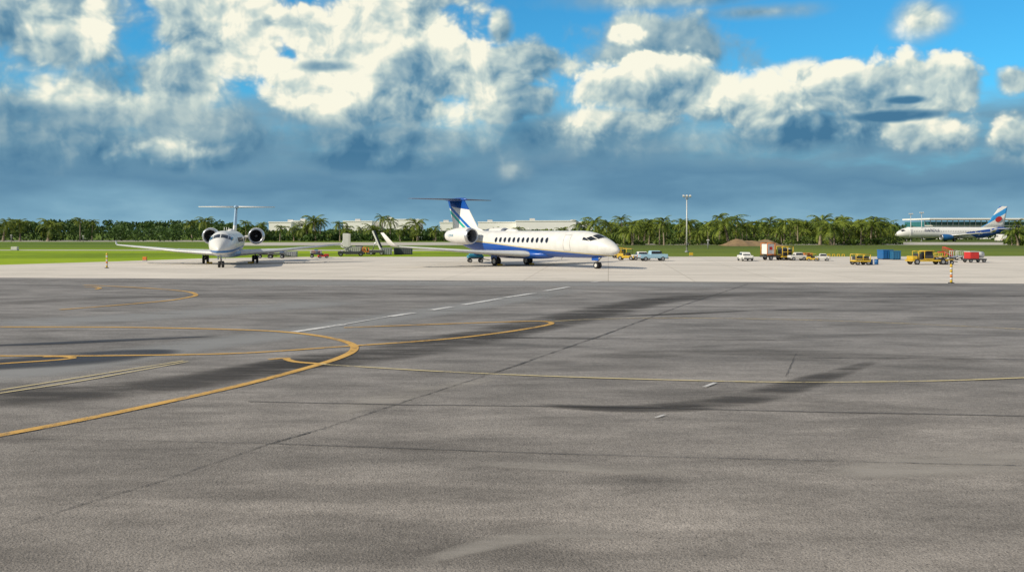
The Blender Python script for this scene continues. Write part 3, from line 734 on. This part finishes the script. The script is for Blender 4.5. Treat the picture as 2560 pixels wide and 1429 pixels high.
# earth mound
V=[];Fc=[];nx,ny=40,14; x0m,x1m=lat(1795,238),lat(1935,238)
for j in range(ny+1):
    for i in range(nx+1):
        u=i/nx;v=j/ny; x=x0m+(x1m-x0m)*u; z=2.1*(math.sin(math.pi*u)**.8)*(math.sin(math.pi*v))*(.75+.25*math.sin(u*9)+.1*math.sin(u*23+v*5))
        V.append((x,226+14*v,z+random.uniform(-.05,.05)))
for j in range(ny):
    for i in range(nx): a=j*(nx+1)+i; Fc.append((a,a+1,a+nx+2,a+nx+1))
mesh_obj('earth_mound',V,Fc,mat('bare_earth',(.22,.145,.07),.95,0,.35,.8),smooth=True)

# ------------------------------------------------------------------ buildings
def white_building(px0,px1,top_py,D,dep=25,nm='white_warehouse'):
    x0,x1=lat(px0,D),lat(px1,D); h=hgt(top_py,D); w=x1-x0
    E=empty(nm,((x0+x1)/2,D+dep/2,0)); wm=mat('white_wall',(.80,.79,.74),.8,0,.04,.1,.0)
    box(E,'walls',(0,0,h/2),(w,dep,h),wm,bev=.05); box(E,'parapet',(0,0,h+.15),(w+.4,dep+.4,.5),wm,bev=.05)
    n=max(2,int(w/7))
    for i in range(n):
        x=-w/2+(i+.5)*w/n
        box(E,'window',(x,-dep/2-.03,h*.45),(1.6,.12,.5),GREY(),bev=.01); box(E,'loading_door',(x,-dep/2-.03,1.9),(3,.1,3.8),GREY(),bev=.01)
    for i in range(max(1,int(w/14))): box(E,'rooftop_unit',(random.uniform(-w*.4,w*.4),random.uniform(-5,5),h+.9),(2.5,2,1.1),WHITE_D())
for a in ((672,728,556),(728,762,553),(858,930,554),(948,1046,549.5),(1100,1132,557),(1195,1290,556),(1290,1440,553),(1400,1482,556)): white_building(*a,D=random.uniform(440,470))
E=empty('airport_terminal',(lat(2440,430),445,0))
wT=lat(2560,430)-lat(2262,430); hT=hgt(546,430)
box(E,'glass_facade',(wT*.1,0,hT/2-.6),(wT,22,hT-1.6),mat('teal_glass',(.03,.16,.16),.15,0,.3,.3))
WM=mat('white_wall',(.74,.72,.66),.8)
box(E,'roof_canopy',(wT*.12,-2,hT-.2),(wT*1.05,30,.7),WM); box(E,'base_wall',(wT*.1,-11.3,2.4),(wT,1.2,4.8),WM)
for i in range(22): box(E,'mullion',(-wT*.4+i*wT/21,-11.25,hT/2),(.25,.4,hT-1.5),STEEL(),bev=.01)
box(E,'spandrel',(wT*.1,-11.4,6.0),(wT,.5,.5),WM)

# ------------------------------------------------------------------ lamp masts
def mast(px,base_D,top_py,lamps=3):
    h=hgt(top_py,base_D); E=empty('floodlight_mast',(lat(px,base_D),base_D,0)); g=mat('galvanised_steel',(.50,.50,.48),.5,.2,.1,1)
    cyl(E,'pole',(0,0,h/2),.15,h,g,r2=.08,seg=14); cyl(E,'base_plate',(0,0,.1),.35,.2,GREY(),seg=12)
    box(E,'crossarm',(0,0,h-.1),(1.3,.12,.12),g,bev=.01)
    for i in range(lamps): 
        x=-.55+1.1*i/(lamps-1); box(E,'lamp_head',(x,-.1,h+.08),(.3,.45,.22),WHITE_D(),rot=(.5,0,0))
    cyl(E,'lamp_ring',(0,0,h-.35),.3,.1,GREY(),seg=14)
    cyl(E,'junction_box',(0,-.2,1.2),.12,.6,DARK(),seg=8)
mast(1717,160,491,3); mast(2277,330,535,3); mast(2304,330,532,3)
for px,ty,by in ((28,588,607),(208,590,606),(1770,600,622)):
    D=H*F/(by-HZ); E=empty('approach_light_post',(lat(px,D),D,0)); h=hgt(ty,D); cyl(E,'post',(0,0,h/2),.08,h,GREY(),seg=8); box(E,'light_box',(0,0,h),(.5,.3,.25),WHITE_D())
def box_marker(px,py,w,h,m,nm):
    x,y=site(px,py); E=empty(nm,(x,y,0)); box(E,'housing',(0,0,h*.6),(w,w*.6,h*.8),m); box(E,'plinth',(0,0,h*.1),(w*1.1,w*.7,h*.2),GREY())
box_marker(37,626,1.1,.7,WHITE_D(),'airfield_sign'); box_marker(362,652,.45,.5,ORG(),'marker_box'); box_marker(1728,640,.5,.5,YEL(),'marker_box')

def marker(px,py,h):
    x,y=site(px,py); E=empty('striped_marker_post',(x,y,0)); r=.085
    cyl(E,'foot',(0,0,.03),.2,.06,DARK()); n=7
    for i in range(n):
        a=.06+(h-.06)*i/n; b_=.06+(h-.06)*(i+1)/n; cyl(E,f'band_{i}',(0,0,(a+b_)/2),r,b_-a,(YEL() if i%2==0 else WHITE_D()) if i not in(2,) else ORG())
    cyl(E,'cap',(0,0,h+.03),r*.9,.06,YEL(),r2=.03)
marker(267,670,1.4); marker(2378,708,1.25)

# ------------------------------------------------------------------ vehicles and ground equipment
def car(name,px,py,rz,m,L=4.2,Wd=1.75,hh=1.45,kind='car',s=.8):
    x,y=site(px,py); E=empty(name,(x,y,0.005),rz); E.scale=(s,)*3
    if kind=='van':
        box(E,'body',(0,0,.75),(L,Wd,.9),m,bev=.12); box(E,'cab',(-.1,0,hh*.5+.72),(L*.86,Wd*.94,hh-.85),m,bev=.1,top=(.88,.86,-.1))
        box(E,'windscreen',(L*.36,0,hh-.42),(.5,Wd*.8,.45),GLASS(),rot=(0,.5,0),bev=.03)
        box(E,'side_glass',(.9,0,hh-.38),(L*.26,Wd*.925,.36),GLASS(),bev=.03)
    elif kind=='pickup':
        box(E,'body',(0,0,.7),(L,Wd,.6),m,bev=.1); box(E,'cab',(.35,0,1.2),(1.9,Wd*.92,.62),m,bev=.08,top=(.72,.85,-.1))
        box(E,'side_glass',(.33,0,1.24),(1.45,Wd*.925,.36),GLASS(),bev=.03); box(E,'windscreen',(1.02,0,1.22),(.34,Wd*.78,.4),GLASS(),rot=(0,.6,0),bev=.02)
        box(E,'bed_liner',(-1.35,0,1.0),(1.3,Wd*.8,.06),DARK(),bev=.01)
    else:
        box(E,'body',(0,0,.62),(L,Wd,.62),m,bev=.14); box(E,'cabin',(-.15,0,1.15),(L*.56,Wd*.9,.56),m,bev=.1,top=(.72,.82))
        box(E,'side_glass',(-.15,0,1.15),(L*.46,Wd*.905,.34),GLASS(),bev=.03,top=(.8,.88)); box(E,'windscreen',(-.15,0,1.14),(L*.55,Wd*.72,.36),GLASS(),bev=.03,top=(.76,.9))
    box(E,'front_bumper',(L/2,0,.42),(.14,Wd*.92,.2),DARK()); box(E,'rear_bumper',(-L/2,0,.42),(.14,Wd*.92,.2),DARK())
    for sy in (-1,1):
        box(E,'headlamp',(L/2+.01,sy*Wd*.36,.72),(.08,.3,.16),WHITE()); box(E,'tail_lamp',(-L/2-.01,sy*Wd*.4,.74),(.06,.2,.24),RED())
        for sx in (-1,1): wheel(E,'wheel',(sx*L*.31,sy*(Wd/2-.08),.33),.33,.2)
    return E
car('pickup_truck',1632,652,math.radians(8),LBLUE(),4.2,1.7,1.5,'pickup',.80)
car('service_van',1602,650,math.radians(190),WHITE(),3.6,1.7,1.5,'car',.72)
car('parked_car',1863,652,math.radians(-88),WHITE(),4.0,1.7,1.45,'car',.72)
car('parked_car',1993,651,math.radians(185),WHITE_D(),3.0,1.6,1.3,'car',.68)
car('parked_car',2055,652,math.radians(170),WHITE_D(),2.8,1.5,1.0,'car',.6)
car('service_van',2503,604,math.radians(90),WHITE(),5,2,2.2,'van',1)

def tug(px,py,rz,m,s=1.0,nm='baggage_tug',cab=True):
    x,y=site(px,py); E=empty(nm,(x,y,0.005),rz); E.scale=(s,)*3
    box(E,'chassis',(0,0,.55),(2.8,1.4,.4),m,bev=.06); box(E,'hood',(.85,0,.9),(1.0,1.3,.4),m,bev=.08); box(E,'seat',(-.3,0,.95),(.5,1.0,.5),BLACK())
    if cab:
        for sx in (-.9,.35):
            for sy in (-.6,.6): bar(E,'canopy_post',(sx,sy,.75),(sx,sy,1.8),.035,DARK())
        box(E,'canopy',(-.28,0,1.84),(1.5,1.4,.08),m); box(E,'windscreen',(.38,0,1.4),(.03,1.15,.65),GLASS(),bev=.005)
    for sy in (-1,1):
        for sx in (-1,1): wheel(E,'wheel',(sx*.9,sy*.62,.34),.34,.22)
    return E
def cart(px,py,rz,m,L=2.6,h=1.5,nm='baggage_cart',load=None):
    x,y=site(px,py); E=empty(nm,(x,y,0.005),rz)
    box(E,'deck',(0,0,.5),(L,1.4,.12),DARK()); 
    for sx in (-1,1):
        for sy in (-1,1): bar(E,'post',(sx*(L/2-.06),sy*.64,.55),(sx*(L/2-.06),sy*.64,h),.04,m); wheel(E,'wheel',(sx*L*.36,sy*.55,.22),.22,.14)
    box(E,'roof',(0,0,h+.03),(L+.05,1.5,.07),m); box(E,'end_panel',(-L/2,0,(h+.5)/2),(.04,1.35,h-.55),m,bev=.01); box(E,'end_panel',(L/2,0,(h+.5)/2),(.04,1.35,h-.55),m,bev=.01)
    bar(E,'rail',(-L/2,-.66,(h+.5)/2),(L/2,-.66,(h+.5)/2),.03,m)
    if load:
        for i,l in enumerate(load): box(E,'bag',(-L/2+.4+i*(L-.7)/max(1,len(load)-1)*.95,random.uniform(-.2,.1),.78),(.5,.8,.42+.2*(i%2)),l,bev=.06)
    bar(E,'tow_bar',(L/2,0,.4),(L/2+.8,0,.25),.04,DARK()); return E
def gpu(px,py,rz,m,L=2.8,h=1.5,nm='ground_power_unit',body=None):
    x,y=site(px,py); E=empty(nm,(x,y,0.005),rz)
    box(E,'frame_base',(0,0,.42),(L,1.5,.16),m); box(E,'engine_housing',(-.2*L,0,.5+(h-.6)/2),(L*.4,1.2,h-.7),body or m,bev=.05); box(E,'control_panel',(.3*L,-.1,.5+(h-.5)/2.6),(L*.22,1.0,(h-.5)*.7),DARK())
    for sx in (-1,0,1):
        for sy in (-1,1): bar(E,'frame_post',(sx*L*.48,sy*.7,.45),(sx*L*.48,sy*.7,h+.05),.045,m)
    for sy in (-1,1): bar(E,'top_rail',(-L*.48,sy*.7,h+.05),(L*.48,sy*.7,h+.05),.045,m); bar(E,'mid_rail',(-L*.48,sy*.7,h*.62),(L*.48,sy*.7,h*.62),.03,m)
    for i in range(4): box(E,'louvre',(-.33*L+i*.09*L,-.615,.5+(h-.6)*.5),(.05,.03,(h-.6)*.5),BLACK(),bev=.005)
    for sx in (-1,1):
        for sy in (-1,1): wheel(E,'wheel',(sx*L*.36,sy*.62,.26),.26,.18)
    return E
def stairs(px,py,rz,m,h=2.2,L=3.2,nm='boarding_stairs'):
    x,y=site(px,py); E=empty(nm,(x,y,0.005),rz)
    for i in range(10): box(E,'step',(-L/2+i*L/10,0,.35+i*(h-.4)/10),(L/10+.05,1.1,.06),STEEL(),bev=.01)
    for sy in (-.58,.58):
        bar(E,'stringer',(-L/2,sy,.25),(L/2,sy,h-.1),.06,m); bar(E,'handrail',(-L/2,sy,1.1),(L/2,sy,h+.55),.04,m)
        for i in range(5): u=i/4; bar(E,'baluster',(-L/2+u*L,sy,.25+u*(h-.35)),(-L/2+u*L,sy,1.1+u*(h-.55)),.025,m)
        bar(E,'support',(L/2-.1,sy,.2),(L/2-.1,sy,h-.1),.06,m)
    box(E,'platform',(L/2+.3,0,h-.1),(.6,1.2,.1),m); box(E,'chassis',(0,0,.3),(L,1.0,.16),DARK())
    for sx in (-1,1):
        for sy in (-1,1): wheel(E,'wheel',(sx*L*.4,sy*.5,.22),.22,.14)
def loader(px,py,rz,m,L=5.6,h=2.1,nm='cargo_loader'):
    x,y=site(px,py); E=empty(nm,(x,y,0.005),rz)
    box(E,'chassis',(0,0,.42),(L,1.6,.16),m); box(E,'engine_box',(-L*.40,0,.70),(L*.14,1.4,.4),m,bev=.06)
    box(E,'cab_floor',(-.05,-.2,.6),(.9,1.2,.10),m,bev=.02); box(E,'cab_roof',(-.05,-.2,h-.05),(1.0,1.3,.06),m,bev=.02); box(E,'cab_glass',(-.05,-.2,1.22),(.7,1.1,.42),GLASS(),bev=.01); box(E,'cab_lower',(-.05,-.2,.83),(.8,1.15,.35),DARK(),bev=.03)
    box(E,'control_cabinet',(-L*.22,.1,.85),(.45,1.2,.6),DARK(),bev=.03)
    box(E,'lift_deck',(L*.30,0,.85),(L*.38,1.5,.09),m)
    for sy in (-.7,.7): 
        bar(E,'scissor_arm',(.13*L,sy,.5),(.46*L,sy,.82),.05,DARK()); bar(E,'scissor_arm',(.46*L,sy,.5),(.13*L,sy,.82),.05,DARK()); bar(E,'guard_rail',(.12*L,sy,1.2),(.48*L,sy,1.2),.03,m)
        for k in range(4): u=.12+k*.36/3; bar(E,'rail_post',(u*L,sy,.85),(u*L,sy,1.2),.025,m)
        for k in (-.30,-.14,.12): bar(E,'frame_post',(k*L,sy,.5),(k*L,sy,h-.1),.035,m)
        bar(E,'roof_rail',(-L*.30,sy,h-.1),(.45,sy,h-.1),.035,m)
    for sx in (-1,1):
        for sy in (-1,1): wheel(E,'wheel',(sx*L*.36,sy*.75,.30),.30,.24)
def conveyor(px,py,rz,L,ang,m,nm='belt_loader',w=.9):
    x,y=site(px,py); E=empty(nm,(x,y,0.005),rz)
    box(E,'chassis',(0,0,.5),(2.2,1.5,.4),DARK(),bev=.05)
    box(E,'belt_frame',(math.cos(ang)*L/2-.6,0,.8+math.sin(ang)*L/2),(L,w,.22),m,rot=(0,-ang,0)); box(E,'belt',(math.cos(ang)*L/2-.6-math.sin(ang)*.13,0,.8+math.sin(ang)*L/2+math.cos(ang)*.13),(L*.97,w*.7,.05),BLACK(),rot=(0,-ang,0),bev=.01)
    bar(E,'lift_ram',(.8,0,.6),(math.cos(ang)*L*.6-.6,0,.75+math.sin(ang)*L*.6),.07,STEEL())
    for sx in (-1,1):
        for sy in (-1,1): wheel(E,'wheel',(sx*.8,sy*.65,.32),.32,.2)
R=math.radians
tug(1566,650,R(160),YEL(),.75); gpu(1549,645,R(10),YEL(),1.5,1.3)
def scissor_truck():
    x,y=site(1938,650); E=empty('catering_truck',(x,y,0.005),R(20)); E.scale=(.8,.8,.9)
    box(E,'chassis',(0,0,.55),(4.4,1.7,.25),DARK()); box(E,'cab',(1.75,0,1.1),(.95,1.6,1.0),WHITE(),bev=.1); box(E,'windscreen',(2.15,0,1.3),(.25,1.35,.45),GLASS(),bev=.03)
    box(E,'cargo_box',(-1.3,0,1.5),(1.2,1.5,1.35),WHITE(),bev=.03)
    for sx in (-1.98,-.62):
        for sy in (-.82,.82): bar(E,'frame_post',(sx,sy,.6),(sx,sy,2.3),.06,ORG())
    for sy in (-.82,.82): bar(E,'top_rail',(-1.98,sy,2.28),(-.62,sy,2.28),.06,ORG()); bar(E,'low_rail',(-1.98,sy,.78),(-.62,sy,.78),.06,ORG())
    box(E,'side_mark',(-1.3,-.77,1.6),(.5,.04,.4),RED(),bev=.003)
    box(E,'flatbed',(.5,0,.75),(1.4,1.6,.12),YEL())
    for sx in (-1.3,1.6):
        for sy in (-.75,.75): wheel(E,'wheel',(sx,sy,.36),.36,.24)
scissor_truck()
gpu(1962,650,R(15),YEL(),1.5,1.6,'generator_trailer',DARK()); tug(2030,652,R(170),YEL(),.45); cart(2016,650,R(5),ORG(),1.0,.8)
for i in range(5):
    x,y=site(2060+i*12,641); E=empty('yellow_barrier',(x,y,0)); box(E,'rail',(0,0,.3),(.4,.06,.12),YEL()); box(E,'leg',(-.16,0,.13),(.06,.2,.26),YEL()); box(E,'leg',(.16,0,.13),(.06,.2,.26),YEL())
gpu(2151,662,R(4),YEL(),1.6,1.05,body=DARK())
def barrel(px,py,m):
    x,y=site(px,py); E=empty('blue_drum',(x,y,0)); cyl(E,'drum',(0,0,.28),.2,.54,m,seg=24)
    for z in (.1,.28,.46,.55): cyl(E,'rib',(0,0,z),.215,.03,m,seg=24)
barrel(2177,662,BLUE()); barrel(2191,661,BLUE())
def container(px,py,rz,m,L,Wd,h,nm):
    x,y=site(px,py); E=empty(nm,(x,y,0),rz); box(E,'shell',(0,0,h/2+.08),(L,Wd,h),m,bev=.04)
    for i in range(int(L/.3)): box(E,'rib',(-L/2+.15+i*.3,-Wd/2-.02,h/2+.08),(.09,.06,h*.86),m,bev=.01)
    box(E,'lid',(0,0,h+.12),(L+.06,Wd+.06,.08),m); box(E,'skid',(0,0,.05),(L,Wd*.8,.1),DARK())
container(2213,648,R(8),BLUE(),1.4,1.4,1.05,'blue_waste_container'); container(2238,649,R(-4),mat('blue_faded',(.015,.11,.22),.5),1.0,1.2,.95,'blue_waste_container')
loader(2316,661,R(4),YEL(),3.9,1.5); cart(2366,661,R(3),YEL(),.8,.5,'equipment_trolley')
stairs(2372,648,R(165),RED(),1.0,1.3); stairs(2392,650,R(15),WHITE_D(),.6,1.1)
def tanker():
    x,y=site(2436,656); E=empty('tank_trailer',(x,y,0.005),R(8))
    box(E,'chassis',(0,0,.35),(2.2,1.3,.15),DARK()); cyl(E,'tank',(.85,.6,.85),.36,1.1,WHITE(),'x',seg=24); 
    box(E,'red_cabinet',(-.35,0,.8),(1.1,1.2,.75),RED(),bev=.05); box(E,'lid',(-.35,0,1.22),(1.16,1.26,.08),WHITE_D())
    for sx in (-.8,.8):
        for sy in (-.55,.55): wheel(E,'wheel',(sx,sy,.22),.22,.14)
tanker()
cart(1188,656,R(10),TEAL(),1.7,.75,load=[TEAL(),BLUE(),TEAL()])
def high_lift():
    x,y=site(866,640); E=empty('high_lift_container',(x,y,0.005),R(10))
    box(E,'chassis',(.6,0,.5),(3.6,1.8,.3),DARK()); box(E,'lift_box',(-.1,0,2.25),(.8,1.6,1.9),WHITE(),bev=.04); box(E,'lift_box_door',(.42,-.2,2.25),(.3,1.2,1.8),WHITE_D(),bev=.03)
    for sy in (-.6,.6): bar(E,'scissor_arm',(-.8,sy,.6),(.8,sy,1.4),.07,GREY()); bar(E,'scissor_arm',(.8,sy,.6),(-.8,sy,1.4),.07,GREY())
    for sx in (-.8,2.0):
        for sy in (-.75,.75): wheel(E,'wheel',(sx,sy,.36),.36,.24)
high_lift()
container(884,636,R(4),mat('grey_container',(.38,.38,.36),.6,0,.1,2,.3),2.4,1.6,1.0,'equipment_container'); gpu(914,636,R(10),ORG(),1.0,1.0,'generator_trailer')
conveyor(944,637,R(172),3.0,R(66),WHITE(),w=1.2)
container(966,637,R(5),GREY(),1.6,1.4,.9,'equipment_container'); container(1008,636,R(-3),mat('dark_container',(.06,.07,.08),.6,0,.1,2,.2),2.6,1.5,.85,'equipment_container')
container(898,634,R(0),DARK(),1.0,1.2,1.1,'equipment_container')
cart(790,644,R(8),WHITE_D(),1.4,.9,load=[RED(),BLUE(),mat('pink_bag',(.5,.12,.25),.6)]); tug(808,645,R(20),RED(),.5,cab=False)
cart(662,645,R(12),WHITE_D(),1.6,.8,load=[ORG(),DARK(),RED()]); cart(692,645,R(6),GREY(),2.0,.7,load=[DARK(),BLUE()]); container(722,642,R(4),GREY(),2.2,1.3,.6,'equipment_container')
print('done')
